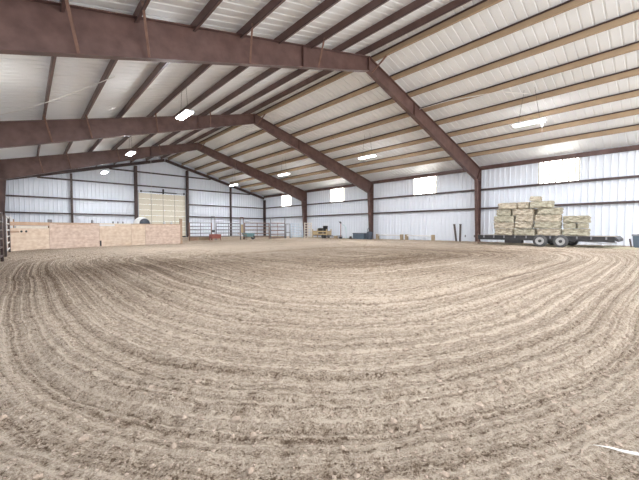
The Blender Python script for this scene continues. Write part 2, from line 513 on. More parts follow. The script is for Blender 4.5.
# gable end framing
def solo(name, mb, m, label, cat, group=None, loc=None, bevel=0):
    return tag(obj(name, mb, m, None, loc, None, bevel), label, cat, group)
for s, side in ((-1, 'left'), (1, 'right')):
    b = MB()
    b.bar((XM + s*12.02, YB-0.28, rtop(XM+12.02)-0.14), (XM + s*0.04, YB-0.28, rtop(XM)-0.15), 0.12, 0.28)
    solo('end_rafter', b, M['steel_dark'], 'dark brown end rafter sloping down to the %s along top of the back wall' % side, 'steel beam', 'end rafters')
colx = [(-1.25, 0.16, 'dark steel column in the far left corner behind the white board'),
        (3.05, 0.14, 'dark steel back wall column left of the wide one beside the cream door'),
        (8.08, 0.26, 'wide dark steel column at left edge of the cream overhead door'),
        (13.07, 0.22, 'dark steel column at right edge of the cream overhead door'),
        (18.17, 0.14, 'dark steel back wall column standing right of the red feed bunk'),
        (22.92, 0.26, 'dark steel column in the far right corner of the hall')]
for x, w, lab in colx:
    b = MB()
    zt = rtop(x) - 0.35
    yc = YB-0.31
    b.box((x-w/2, yc-0.13, 0), (x+w/2, yc-0.115, zt))
    b.box((x-w/2, yc+0.115, 0), (x+w/2, yc+0.13, zt))
    b.box((x-0.02, yc-0.12, 0), (x+0.02, yc+0.12, zt))
    solo('wall_column', b, M['steel_dark'], lab, 'steel column', 'back wall columns')

def girt_mb(p, q, side):
    """C section running p->q, side = inward direction"""
    p, q, n = Vector(p), Vector(q), Vector(side)
    b = MB()
    up = Vector((0,0,1))
    b.bar(p, q, 0.19, 0.012) if abs(n.z) > 0.5 else None
    b.bar(p + n*0.09 + up*0.0, q + n*0.09, 0.015, 0.11)
    b.bar(p + up*0.05, q + up*0.05, 0.18, 0.014)
    b.bar(p - up*0.05, q - up*0.05, 0.18, 0.014)
    return b
xg = XR - 0.14
for z, lab in ((2.27, 'lower brown girt running along the right wall behind the hay'), (3.55, 'upper brown girt along the right wall under the bright panels')):
    solo('wall_girt', girt_mb((xg, Y0, z), (xg, YB-0.45, z), (-1,0,0)), M['girt'], lab, 'girt', 'right wall girts')
yg = YB - 0.12
GZS = [(2.22, 'lowest'), (3.55, 'second lowest'), (5.2, 'second highest'), (6.55, 'highest')]
for z, word in GZS:
    hw = (8.36 - z - 0.5)/S
    a, b_ = max(XL+0.1, XM-hw), min(XR-0.1, XM+hw)
    if z < DZ:
        for p, q, sd in ((a, DX0-0.1, 'left'), (DX1+0.05, b_, 'right')):
            solo('wall_girt', girt_mb((p, yg, z), (q, yg, z), (0,-1,0)), M['girt'], '%s dark girt on the back wall, %s of the cream door' % (word, sd), 'girt', 'back wall girts')
    else:
        solo('wall_girt', girt_mb((a, yg, z), (b_, yg, z), (0,-1,0)), M['girt'], '%s dark girt crossing the back wall above the cream door' % word, 'girt', 'back wall girts')
# eave struts
for s, lab in ((1, 'brown eave strut along top of the right wall above the bright panels'), (-1, 'brown eave strut along top of the left wall')):
    x = XM + s*12.155
    b = MB()
    zt = deck(x) - 0.055
    b.bar((x, Y0, zt-0.13), (x, YB-0.05, zt-0.13), 0.06, 0.26)
    b.bar((x - s*0.02, Y0, zt-0.25), (x - s*0.02, YB-0.05, zt-0.25), 0.10, 0.02)
    solo('eave_strut', b, M['steel'], lab, 'steel beam')
# purlins
ordn = ['first', 'second', 'third', 'fourth', 'fifth', 'sixth', 'seventh', 'eighth', 'ninth']
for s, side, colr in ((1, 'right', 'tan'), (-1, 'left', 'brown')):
    for k in range(8):
        d = 0.38 + 1.4*k
        zd = 8.425 - S*d
        ux = Vector((s, 0, -S)).normalized()            # down slope
        un = Vector((s*S, 0, 1)).normalized()           # out of the roof
        p = Vector((XM + s*d, 0, zd))
        def strip(mb, a, b, c, e):
            """rectangle in (down slope, normal) from (a,b) to (c,e), extruded along the hall"""
            vs = []
            for y in (Y0+0.05, YB-0.1):
                for uu, nn in ((a, b), (c, b), (c, e), (a, e)):
                    q = p + ux*uu + un*nn
                    vs.append((q.x, y, q.z))
            mb.add(vs, [(0,3,2,1),(4,5,6,7),(0,1,5,4),(1,2,6,5),(2,3,7,6),(3,0,4,7)])
        w = MB()
        strip(w, 0.0, -0.262, 0.008, -0.004)             # web
        strip(w, 0.0, -0.262, 0.065, -0.254)             # bottom flange
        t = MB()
        strip(t, -0.075, -0.040, -0.0005, -0.030) if s > 0 else strip(t, -0.06, -0.012, 0.0, -0.004)  # right slope: dark strip paints the shade line under the deck
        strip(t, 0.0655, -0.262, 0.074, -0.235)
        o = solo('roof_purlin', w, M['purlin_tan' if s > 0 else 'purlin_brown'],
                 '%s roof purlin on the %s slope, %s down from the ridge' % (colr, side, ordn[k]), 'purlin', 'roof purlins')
        obj('flange_shade_strip', t, M['steel_dark'], o, None, 'dark flange edges and painted shade line')

# ------------------------------------------------------------------ overhead door
door = thing('door_1', 'cream sectional overhead door in the back wall', 'door', ((DX0+DX1)/2, YB-0.06, 0))
door['kind'] = 'structure'
hwid = (DX1-DX0)/2
nsec = 8
for k in range(nsec):
    z0, z1 = DZ/nsec*k, DZ/nsec*(k+1)-0.012
    b = MB()
    b.box((-hwid, -0.02, z0), (hwid, 0.03, z1))
    for j in range(4):
        x0 = -hwid + 2*hwid/4*j + 0.06
        b.box((x0, -0.035, z0+0.06), (x0+2*hwid/4-0.12, -0.018, z1-0.06))
    obj('door_section', b, M['door'], door, bevel=0.006)
b = MB()
for j in range(1, 4): b.box((-hwid+2*hwid/4*j-0.025, -0.05, 0), (-hwid+2*hwid/4*j+0.025, -0.036, DZ))
obj('door_stile', b, M['door_line'], door)
for s in (-1, 1):
    b = MB()
    b.bar((s*(hwid+0.04), -0.08, 0.0), (s*(hwid+0.04), -0.08, DZ+0.2), 0.06, 0.06)
    obj('door_track', b, M['galv'], door)
b = MB(); b.tube([(-hwid+0.25, -0.2, DZ+0.14), (hwid-0.25, -0.2, DZ+0.14)], 0.02, 8)
b.tube([(-1.3, -0.2, DZ+0.14), (-0.1, -0.2, DZ+0.14)], 0.055, 10); b.tube([(0.1, -0.2, DZ+0.14), (1.3, -0.2, DZ+0.14)], 0.055, 10)
b.box((-0.05, -0.26, DZ), (0.05, 0.0, DZ+0.5))
obj('torsion_spring', b, M['dark'], door)
for s in (-1, 1):
    b = MB(); b.lathe([(0.0, -0.05), (0.1, -0.05), (0.1, 0.05), (0.0, 0.05)], (s*(hwid-0.2), -0.2, DZ+0.14), 'x', 12)
    obj('cable_drum', b, M['dark'], door)
b = MB(); b.box((-hwid, -0.06, 0), (hwid, -0.02, 0.12)); obj('bottom_seal', b, M['dark'], door)

# ------------------------------------------------------------------ hanging LED fixtures
lamp_meshes = {}
def lamp(x, y, lab):
    root = thing('led_light', lab, 'ceiling light', (x, y, 5.5), 0, 'hanging LED lights')
    if not lamp_meshes:
        b = MB(); b.box((-0.15, -0.6, 0.0), (0.15, 0.6, 0.05)); b.box((-0.09, -0.5, 0.05), (0.09, 0.5, 0.085))
        lamp_meshes['housing'] = b.mesh('housing')
        b = MB(); b.box((-0.13, -0.57, -0.035), (0.13, 0.57, -0.001))
        lamp_meshes['lens'] = b.mesh('lens')
    obj('housing', lamp_meshes['housing'], M['lampbody'], root)
    obj('lens', lamp_meshes['lens'], M['lens'], root)
    hz = deck(x) - 5.5 - 0.02
    for yy in (-0.4, 0.4):
        b = MB(); b.tube([(0, yy, 0.08), (0, yy*0.5, hz)], 0.006, 5)
        obj('hanging_cord', b, M['dark'], root)
    return root
near = ['in the bay nearest the camera', 'in the second bay', 'in the third bay', 'in the farthest bay']
for i, y in enumerate(BAYMID[:4]):
    yy = [4.24, 13.2, 22.2, 31.1][i]
    r = lamp(16.25, yy, 'white LED fixture hanging below the right roof slope %s' % near[i])
    l = lamp(4.85, yy + (0.2 if i else -0.7), 'white LED fixture hanging below the left roof slope %s' % near[i])
b = MB(); b.tube([(16.25, 3.75, 5.5), (16.25, 3.74, 4.75)], 0.006, 5)
solo('pull_cord', b, M['cable'], 'white pull cord dangling below the right LED fixture nearest the camera', 'cord')

# cables
b = MB()
P0, P1 = Vector((-0.9, 17.8, 5.20)), Vector((2.0, 10.9, 5.28))
b.tube([P0.lerp(P1, t) + Vector((0,0,-0.12*math.sin(math.pi*t))) for t in np.linspace(0, 1, 10)], 0.012, 6)
solo('electric_cable', b, M['cable'], 'white cable stretched under the left roof slope between the nearest two frames', 'cable')
b = MB(); b.tube([(9.3, YB-1.0, deck(9.3)-0.01), (9.3, YB-1.0, 5.0), (9.3, YB-0.9, 3.4)], 0.012, 6)
solo('opener_cord', b, M['cable'], 'pale cord hanging from the ridge in front of the cream door', 'cord')
b = MB(); b.tube([(14.6, 8.55, 6.85), (14.9, 7.2, 6.95), (15.5, 5.2, 6.92), (16.2, 4.3, 6.75)], 0.016, 6)
solo('conduit', b, M['cable'], 'thin conduit along the right slope from the nearest rafter to the LED fixture', 'conduit')

# ------------------------------------------------------------------ plywood arena fence
FP = [(-0.62, 17.25), (0.76, 18.35), (2.72, 19.25), (4.20, 19.62), (4.92, 19.75), (6.95, 19.85)]
flab = ['leftmost plywood fence panel with two dark hand holes', 'long pinkish plywood fence panel left of the dark bottom bolt',
        'plywood fence panel with a pale top strip left of the narrow sheet', 'narrow plywood fence sheet under the white dome', 'right end plywood fence panel beside the tall wood post']
for i in range(5):
    a, c = Vector((*FP[i], 0)), Vector((*FP[i+1], 0))
    ang = math.atan2(c.y-a.y, c.x-a.x); L = (c-a).length - 0.012
    t = thing('plywood_panel', flab[i], 'fence panel', (a.x, a.y, 0), ang, 'plywood arena fence')
    if i == 0:
        b = MB(); b.box((0, -0.012, 0.0), (L, 0.008, 0.92)); obj('sheet', b, M['ply_b'], t)
        b = MB(); b.box((0.02, -0.035, 1.02), (L, 0.008, 1.17)); obj('top_rail', b, M['lumber_orange'], t)
        b = MB(); b.box((0.42, -0.016, 0.935), (L-0.05, 0.008, 1.0)); obj('pale_strip', b, M['lumber_pale'], t)
        b = MB(); b.box((0.02, -0.05, 0.74), (0.5, -0.013, 0.81)); obj('latch_board', b, M['lumber'], t)
        for hx in (0.62, 0.80):
            b = MB(); b.lathe([(0.0, -0.022), (0.042, -0.022), (0.042, -0.010)], (hx, 0, 0.785), 'y', 14); obj('hand_hole', b, M['dark'], t)
    else:
        b = MB(); b.box((0, -0.012, 0.0), (L, 0.008, 1.13)); obj('sheet', b, M['ply' if i in (1, 4) else 'ply_b'], t)
        b = MB(); b.box((0, -0.03, 1.131), (L, 0.06, 1.17)); obj('top_rail', b, M['lumber' if i != 2 else 'lumber_pale'], t)
        if i == 1:
            b = MB(); b.box((0.3, -0.02, 1.07), (1.75, -0.0125, 1.11)); obj('stain_strip', b, M['lumber_orange'], t)
        if i == 2:
            b = MB(); b.box((0.0, -0.022, 1.03), (0.7, -0.0125, 1.12)); obj('pale_strip', b, M['white'], t)
            b = MB(); b.box((0.0, -0.05, 0.03), (0.06, -0.0125, 0.30)); obj('bolt', b, M['dark'], t)
    b = MB(); b.box((0, 0.010, 0.0), (0.09, 0.10, 1.128)); obj('post', b, M['lumber'], t)
    if i == 4:
        b = MB(); b.box((L-0.10, -0.02, 0), (L+0.02, 0.09, 1.50)); obj('post', b, M['lumber'], t, label='tall end post')
    if i in (1, 2):
        b = MB()
        if i == 1: b.box((-0.02, 0.0, 1.171), (0.12, 0.06, 1.30))
        else:
            for q in (0.62, 0.85, 1.10):
                b = MB(); b.box((q, 0.0, 1.171), (q+0.05, 0.04, 1.27)); obj('bracket', b, M['pipe_grey'], t)
        if i == 1: obj('bracket', b, M['pipe_grey'], t)
# dark bird-sized cap on the long panel
b = MB(); b.lathe([(0.0, 0), (0.045, 0.0), (0.05, 0.07), (0.04, 0.15), (0.0, 0.17)], (2.42, 19.16, 1.171), 'z', 10)
solo('metal_cup', b, M['pipe_grey'], 'small grey metal cup standing on the plywood fence rail', 'cup')

# white dome behind the fence
t = thing('calf_hutch', 'white domed hutch with dark opening behind the plywood fence', 'hutch', (6.5, 27.0, 0))
b = MB()
prof = [(0.62, 0.0), (0.62, 1.0), (0.58, 1.35), (0.42, 1.62), (0.22, 1.76), (0.0, 1.80)]
b.lathe(prof, (0,0,0), 'z', 24); obj('shell', b, M['white'], t)
b = MB(); b.lathe([(0.0, 0.0), (0.30, 0.02), (0.36, 0.10), (0.36, 0.11)], (0,0,0), 'y', 20)
me = b.mesh('opening'); me.transform(Matrix.Translation((0.06, -0.66, 1.30)) @ Matrix.Scale(1.0, 4, (1,0,0)))
obj('opening', me, M['navy'], t)
for x, lab in ((163.5, 'left'), (168.5, 'right')):
    pass
for px, (hx, hh), lab in ((0, (8.25, 1.52), 'left one of two white plastic jugs on barrels behind the right fence end'), (1, (8.80, 1.45), 'right one of two white plastic jugs on barrels behind the right fence end')):
    b = MB(); b.lathe([(0.0, 0), (0.09, 0), (0.10, 0.03), (0.10, 0.27), (0.05, 0.36), (0.035, 0.38), (0.035, 0.43), (0.0, 0.43)], (hx, 27.5, hh-0.43), 'z', 14)
    solo('plastic_jug', b, M['white'], lab, 'jug', 'white jugs')
    b = MB(); b.lathe([(0.0, 0), (0.22, 0), (0.235, 0.3), (0.22, 0.35), (0.235, 0.7), (0.22, hh-0.43), (0.0, hh-0.432)], (hx, 27.5, 0), 'z', 16)
    solo('barrel', b, M['cream'], 'cream barrel hidden behind the fence under the %s white jug' % ('left' if px == 0 else 'right'), 'barrel', 'cream barrels')

# white board standing behind the left gate
t = thing('white_board', 'tall white board standing in the far left corner behind the dark gate', 'board', (-0.85, 18.6, 0))
b = MB(); b.box((-0.50, -0.02, 0.0), (0.46, 0.02, 1.40)); obj('panel', b, M['bright_white'], t)
for x in (-0.5, 0.42):
    b = MB(); b.box((x, 0.021, 0.0), (x+0.08, 0.08, 1.3)); obj('brace', b, M['lumber'], t)

# ------------------------------------------------------------------ tubular gates along the left wall
def pipe_gate(name, p, q, h, rails, label, m, rad=0.022, uprights=1, group=None, low=0.16, cat='gate', post_top=None, mp=None):
    p, q = Vector((*p, 0)), Vector((*q, 0))
    ang = math.atan2(q.y-p.y, q.x-p.x); L = (q-p).length
    t = thing(name, label, cat, p, ang, group)
    for k in range(rails):
        z = low + (h-low)*k/(rails-1)
        b = MB(); b.tube([(0.03, 0, z), (L-0.03, 0, z)], rad, 8); obj('rail', b, m, t)
    for x in (0.03, L-0.03):
        b = MB(); b.tube([(x, 0, 0.0), (x, 0, post_top or h+0.03)], rad*1.35, 8); obj('post', b, mp or m, t)
    for k in range(uprights):
        x = L*(k+1)/(uprights+1)
        b = MB(); b.bar((x, rad*0.5, low), (x, rad*0.5, h), 0.04, 0.02, (0,1,0)); obj('upright', b, m, t)
    return t
pipe_gate('livestock_gate', (-0.49, 14.25), (-0.47, 17.02), 1.30, 6, 'white-railed gate with dark end posts along left wall, meeting the plywood fence', M['white'], 0.026, 1, mp=M['pipe_black'])
pipe_gate('livestock_gate', (-0.56, 9.2), (-0.49, 12.3), 1.32, 6, 'dark pipe gate post standing at the left picture edge', M['pipe_black'], 0.026, 1)

# ------------------------------------------------------------------ pipe corral in front of the back wall
YC = 24.0
grp = 'corral panels along the back'
pipe_gate('corral_panel', (8.95, YC+0.1), (10.66, YC), 1.34, 5, 'corral panel nearest the cream door, grey rails with rusty posts', M['pipe_grey'], 0.032, 1, grp, 0.3, 'corral panel', None, M['pipe_brown'])
pipe_gate('corral_panel', (10.99, YC), (13.16, YC), 1.33, 5, 'corral panel of thin grey rails between the two tall gateways', M['pipe_grey'], 0.030, 1, grp, 0.3, 'corral panel')
pipe_gate('corral_panel', (13.48, YC), (15.98, YC), 1.38, 5, 'brown railed corral panel in front of the far right corner', M['pipe_brown'], 0.036, 1, grp, 0.2, 'corral panel')
pipe_gate('corral_panel', (16.06, YC), (17.70, YC), 1.40, 5, 'dark brown corral panel just right of the far corner column', M['pipe_brown'], 0.038, 1, grp, 0.08, 'corral panel', 1.95, M['pipe_grey'])
pipe_gate('corral_panel', (18.35, YC), (19.80, YC), 1.36, 6, 'pale blue corral panel left of the white livestock panel', M['pipe_blue'], 0.026, 2, grp, 0.12, 'corral panel')
pipe_gate('corral_panel', (17.76, YC), (18.29, YC), 1.34, 2, 'short narrow grey corral panel between brown and pale blue panels', M['pipe_grey'], 0.03, 0, grp, 0.55, 'corral panel')
for x, lab, m in ((10.82, 'tall narrow gateway frame above the red feed bunk', M['pipe_grey']), (13.32, 'tall narrow gateway frame with a tan board behind the teal tub', M['pipe_brown'])):
    t = thing('gateway_frame', lab, 'gateway', (x, YC+0.12, 0), 0, 'tall corral gateways')
    for s in (-1, 1):
        b = MB(); b.tube([(s*0.15, 0, 0), (s*0.15, 0, 1.84)], 0.028, 8); obj('post', b, m, t)
    b = MB(); b.tube([(-0.15, 0, 1.84), (0.15, 0, 1.84)], 0.028, 8); obj('header', b, m, t)
    b = MB()
    if x > 12: b.box((-0.10, -0.02, 0.55), (0.11, 0.02, 1.25))
    else: b.box((-0.11, -0.02, 0.62), (0.11, 0.02, 0.80))
    obj('board', b, M['yellow' if x > 12 else 'dark'], t)
# white livestock panel with square openings
t = thing('livestock_barrier', 'white slatted livestock panel with square openings before the farthest right column', 'livestock panel', (19.95, YC-0.1, 0))
for k in range(6):
    b = MB(); b.box((0, -0.02, 0.14+0.25*k), (0.92, 0.02, 0.21+0.25*k)); obj('slat', b, M['cream'], t)
for x in (0.0, 0.40, 0.83):
    b = MB(); b.box((x, 0.021, 0), (x+0.10, 0.05, 1.50)); obj('upright', b, M['cream'], t)

# wooden boards along the bottom near the door
for k, (x0, x1, z, m) in enumerate(((9.0, 9.75, 0.36, 'lumber'), (9.8, 10.6, 0.36, 'wood_tan'))):
    b = MB(); b.box((x0, YC+0.35, 0.0), (x1, YC+0.42, 0.34)); b.box((x0, YC+0.30, 0.2), (x1, YC+0.349, 0.3))
    solo('wood_board', b, M[m], ('brown wooden board set on edge by the rusty corral post' if k == 0 else 'tan wooden board set on edge left of the red feed bunk'), 'board', 'boards behind the corral')
# red feed bunk
t = thing('feed_bunk', 'red metal feed bunk standing at the first tall gateway', 'feed trough', (10.72, YC-0.45, 0))
b = MB(); b.prism([(-0.22, 0.16), (0.22, 0.16), (0.28, 0.48), (0.25, 0.48), (0.19, 0.2), (-0.19, 0.2), (-0.25, 0.48), (-0.28, 0.48)], 'x', -0.36, 0.36)
b.box((-0.36, -0.26, 0.18), (-0.34, 0.26, 0.47)); b.box((0.34, -0.26, 0.18), (0.36, 0.26, 0.47))
obj('trough', b, M['red'], t)
for sx in (-1, 1):
    for sy in (-1, 1):
        b = MB(); b.bar((sx*0.32, sy*0.2, 0.2), (sx*0.35, sy*0.26, 0), 0.04, 0.04); obj('leg', b, M['red'], t)
# teal wheelbarrow
t = thing('wheelbarrow', 'teal wheelbarrow parked before the second tall gateway', 'wheelbarrow', (13.55, YC-0.5, 0), R(10))
b = MB()
b.hexa([(-0.28,-0.22,0.26),(0.30,-0.22,0.22),(0.30,0.22,0.22),(-0.28,0.22,0.26),(-0.46,-0.32,0.56),(0.52,-0.30,0.52),(0.52,0.30,0.52),(-0.46,0.32,0.56)])
obj('tray', b, M['teal'], t, bevel=0.03)
b = MB(); b.lathe([(0.0,-0.04),(0.14,-0.045),(0.19,-0.03),(0.19,0.03),(0.14,0.045),(0.0,0.04)], (0.52, 0, 0.19), 'y', 18); obj('wheel', b, M['rubber'], t)
for s in (-1, 1):
    b = MB(); b.tube([(0.52, s*0.07, 0.19), (0.1, s*0.2, 0.25), (-0.85, s*0.28, 0.52)], 0.018, 8); obj('handle', b, M['lumber'], t)
    b = MB(); b.tube([(-0.3, s*0.2, 0.32), (-0.36, s*0.22, 0.0)], 0.016, 8); obj('leg', b, M['dark'], t)

# ------------------------------------------------------------------ things along the right wall
# tan slatted cart with dark tubs
t = thing('feed_cart', 'tan slatted cart loaded with dark tubs next to the white livestock panel', 'cart', (21.5, 23.1, 0), R(-90+14))
for z in (0.30, 0.56):
    for s in (-1, 1):
        b = MB(); b.box((-0.85, s*0.38-0.02, z), (0.85, s*0.38+0.02, z+0.13)); obj('side_rail', b, M['yellow'], t)
for x in (-0.85, 0.83):
    b = MB(); b.box((x, -0.36, 0.32), (x+0.03, 0.36, 0.66)); obj('end_board', b, M['yellow'], t)
for sx in (-1, 1):
    for sy in (-1, 1):
        b = MB(); b.box((sx*0.80-0.04, sy*0.42-0.03, 0.0 if sx < 0 else 0.2), (sx*0.80+0.04, sy*0.42+0.03, 0.86)); obj('post', b, M['yellow'], t)
b = MB(); b.box((-0.82, -0.355, 0.22), (0.82, 0.355, 0.29)); obj('bed', b, M['dark'], t)
for sy in (-1, 1):
    b = MB(); b.lathe([(0.0,-0.04),(0.13,-0.045),(0.17,-0.03),(0.17,0.03),(0.13,0.045),(0.0,0.04)], (0.45, sy*0.50, 0.16), 'y', 16); obj('wheel', b, M['rubber'], t)
ca, sa = math.cos(R(-76)), math.sin(R(-76))
for (lx, ly, rr, hh), lab in zip(((-0.12, -0.05, 0.26, 0.66), (0.42, 0.0, 0.24, 0.88)), ('shorter black tub standing in the tan slatted cart', 'taller black tub standing in the tan slatted cart')):
    b = MB(); b.lathe([(0.0,0.0),(rr*0.85,0.0),(rr,hh-0.03),(rr+0.015,hh-0.03),(rr+0.015,hh),(0.0,hh+0.02)], (21.5+lx*ca-ly*sa, 23.1+lx*sa+ly*ca, 0.292), 'z', 18)
    solo('tub', b, M['dark'], lab, 'tub', 'black tubs in the cart')
b = MB(); b.lathe([(0.0,0.0),(0.13,0.0),(0.16,0.26),(0.15,0.27),(0.0,0.25)], (20.95, 22.05, 0), 'z', 16)
solo('bucket', b, M['dark'], 'small black bucket on the dirt at right of the slatted cart', 'bucket')
# drag harrow lying flat
t = thing('drag_harrow', 'low grey drag harrow on the dirt between cart and red hydrant', 'harrow', (21.6, 21.42, 0), R(-90))
for y in (-0.3, 0.0, 0.3):
    b = MB(); b.bar((-0.72, y, 0.2), (0.72, y, 0.2), 0.05, 0.05); obj('bar', b, M['pipe_grey'], t)
    tb = MB()
    for k in range(9): tb.tube([(-0.7+0.175*k, y, 0.19), (-0.7+0.175*k, y, 0.0)], [0.012, 0.006], 5)
    obj('teeth', tb, M['pipe_black'], t)
for x in (-0.6, 0.6):
    b = MB(); b.bar((x, -0.32, 0.245), (x, 0.32, 0.245), 0.05, 0.04); obj('cross_bar', b, M['pipe_grey'], t)
b = MB(); b.box((21.0, 20.62, 0.0), (21.2, 20.95, 0.24))
solo('wood_block', b, M['wood_tan'], 'tan wood block at the foot of the red hydrant', 'wood block', bevel=0.01)
# yard hydrant and hose
t = thing('yard_hydrant', 'red yard hydrant pipe with dark handle head before the right wall', 'hydrant', (21.5, 20.52, 0))
b = MB(); b.tube([(0,0,0), (0,0,1.36)], 0.035, 10); obj('standpipe', b, M['red'], t)
b = MB(); b.tube([(0,0,1.36), (0,0,1.52)], 0.05, 10); b.tube([(0,0,1.46), (0,0.10,1.50), (0.0,0.2,1.44)], 0.03, 8); obj('head', b, M['dark'], t)
b = MB(); b.bar((0,-0.02,1.53), (-0.0,0.26,1.57), 0.05, 0.025); obj('handle', b, M['dark'], t)
b = MB()
pts = [(21.5, 20.40, 1.30), (21.5, 20.2, 1.24), (21.5, 20.0, 1.12), (21.5, 19.88, 0.9), (21.5, 19.85, 0.5), (21.5, 19.84, 0.06), (21.55, 19.9, 0.03), (21.75, 20.2, 0.03), (21.8, 20.0, 0.05), (21.7, 19.7, 0.04)]
b.tube(pts, 0.022, 8)
solo('garden_hose', b, M['teal_pale'], 'pale teal hose arching down from the red hydrant', 'hose')
b = MB(); b.lathe([(0.0,0),(0.15,0.0),(0.18,0.10),(0.12,0.16),(0.0,0.17)], (21.3, 20.35, 0), 'z', 14)
solo('feed_pan', b, M['dark'], 'dark rubber pan upside down at the hydrant foot', 'pan')
b = MB(); b.box((21.4, 19.15, 0.0), (21.6, 19.45, 0.10)); b.box((21.45, 19.2, 0.10), (21.55, 19.4, 0.22))
solo('metal_block', b, M['pipe_black'], 'small dark metal block between hose and slate blue box', 'block', bevel=0.01)
# slate blue box and dark can
t = thing('storage_box', 'slate blue storage box on the dirt left of the middle right column', 'box', (21.5, 18.15, 0))
b = MB(); b.box((-0.3, -0.62, 0.0), (0.3, 0.62, 0.44)); obj('body', b, M['blue_dark'], t, bevel=0.02)
b = MB(); b.box((-0.32, -0.64, 0.441), (0.32, 0.64, 0.53)); obj('lid', b, M['blue_dark'], t, bevel=0.02)
t = thing('dark_can', 'dark navy can with loop handle between slate blue box and column', 'can', (21.5, 17.16, 0))
b = MB(); b.lathe([(0.0,0.0),(0.26,0.0),(0.27,0.05),(0.27,0.5),(0.22,0.62),(0.12,0.66),(0.0,0.67)], (0,0,0), 'z', 20); obj('body', b, M['navy'], t)
b = MB(); b.tube([(0,0.17,0.6),(0,0.19,0.82),(0,0.13,0.95),(0,0.02,0.97),(0,-0.04,0.85),(0,-0.05,0.66)], 0.022, 8); obj('handle', b, M['navy'], t)
b = MB(); b.tube([(0,-0.24,0.3),(0,-0.36,0.5),(0,-0.40,0.72)], 0.03, 8); obj('spout', b, M['navy'], t)

# cavaletti poles on wooden blocks
for (ya, yb), lab in (((16.95, 14.55), 'low ground pole on two tan blocks next to the middle right column'), ((14.1, 11.85), 'low ground pole on two tan blocks left of the two dark posts')):
    t = thing('ground_pole', lab, 'ground pole', (22.35, (ya+yb)/2, 0), 0, 'ground poles along the wall')
    h = abs(ya-yb)/2
    b = MB(); b.tube([(0, -h, 0.36), (0, h, 0.36)], 0.05, 10); obj('pole', b, M['white'], t)
    for s in (-1, 1):
        b = MB(); b.box((-0.16, s*h-0.07, 0.0), (0.16, s*h+0.07, 0.30)); b.box((-0.16, s*h-0.07, 0.301), (-0.06, s*h+0.07, 0.44)); b.box((0.06, s*h-0.07, 0.301), (0.16, s*h+0.07, 0.44))
        obj('block', b, M['wood_tan'], t, bevel=0.01)
# two dark posts
for (a, c), lab in ((((22.3, 10.24, 1.2), (22.3, 10.08, 0.0)), 'left of two slim dark posts leaning on the right wall'), (((22.3, 9.8, 1.2), (22.3, 9.82, 0.0)), 'right of two slim dark posts standing by the right wall')):
    b = MB(); b.bar(c, a, 0.10, 0.10, (1,0,0)); b.box((a[0]-0.06, a[1]-0.06, 1.17), (a[0]+0.06, a[1]+0.06, 1.22))
    solo('steel_post', b, M['pipe_black'], lab, 'post', 'slim dark posts')

# ------------------------------------------------------------------ flatbed trailer
TX = 19.2
TY0, TY1 = 1.50, 7.42
tr = thing('flatbed_trailer', 'black flatbed trailer with tandem wheels carrying stacked hay bales', 'trailer', (TX+1.15, 4.4, 0))
lx = lambda x: x - (TX+1.15)
ly = lambda y: y - 4.4
b = MB()
for k in range(9):
    x0 = -1.13 + k*0.252
    b.box((x0, ly(TY0+0.12), 0.50), (x0+0.244, ly(TY1), 0.545))
obj('deck', b, M['deck'], tr)
b = MB()
for s in (-1, 1):
    b.box((s*1.15, ly(TY0+0.1), 0.29), (s*1.09, ly(TY1), 0.54)) 
    b.box((s*1.19, ly(TY0+0.1), 0.505), (s*1.15, ly(TY1), 0.54))
for y in (TY0+0.12, TY1-0.06): b.box((-1.09, ly(y), 0.36), (1.09, ly(y)+0.06, 0.495))
for k in range(8):
    y = TY0 + 0.7 + k*0.72
    b.box((-1.09, ly(y), 0.42), (1.09, ly(y)+0.05, 0.495))
obj('frame', b, M['dark'], tr)
b = MB()
for k in range(13):
    y = TY0+0.35+k*0.52
    if abs(y-4.36) < 0.3 or abs(y-3.52) < 0.3: continue
    b.box((-1.215, ly(y), 0.40), (-1.19, ly(y)+0.06, 0.53))
obj('stake_pocket', b, M['pipe_grey'], tr)
obj('dovetail', MB().hexa([(-1.15,ly(TY0+0.1),0.36),(1.15,ly(TY0+0.1),0.36),(1.15,ly(TY0+0.1),0.545),(-1.15,ly(TY0+0.1),0.545),
     (-1.10,ly(TY0-0.02),0.30),(1.10,ly(TY0-0.02),0.30),(1.10,ly(TY0-0.02),0.42),(-1.10,ly(TY0-0.02),0.42)]), M['dark'], tr, bevel=0.02)
b = MB(); b.bar((-1.0, ly(3.0), 0.33), (-1.0, ly(1.7), 0.20), 0.3, 0.035); obj('ramp', b, M['galv'], tr, label='grey ramp slid under the deck')
b = MB(); b.bar((0.9, ly(3.0), 0.33), (0.9, ly(1.7), 0.20), 0.3, 0.035); obj('ramp', b, M['galv'], tr)
b = MB(); b.box((-1.08, ly(5.25), 0.13), (-0.65, ly(6.05), 0.355)); obj('toolbox', b, M['dark'], tr, bevel=0.015)
b = MB(); b.bar((0, ly(TY1), 0.42), (0, ly(TY1)+0.36, 0.42), 0.10, 0.12)
b.bar((-0.9, ly(TY1), 0.42), (0, ly(TY1)+0.34, 0.42), 0.08, 0.10); b.bar((0.9, ly(TY1), 0.42), (0, ly(TY1)+0.34, 0.42), 0.08, 0.10)
obj('tongue', b, M['dark'], tr)
b = MB(); b.tube([(-1.05, ly(TY1)+0.02, 0.02), (-1.05, ly(TY1)+0.02, 0.62)], 0.04, 10); b.box((-1.14, ly(TY1)-0.06, 0.0), (-0.96, ly(TY1)+0.10, 0.02)); obj('jack', b, M['pipe_brown'], tr, label='rusty brown jack stand')
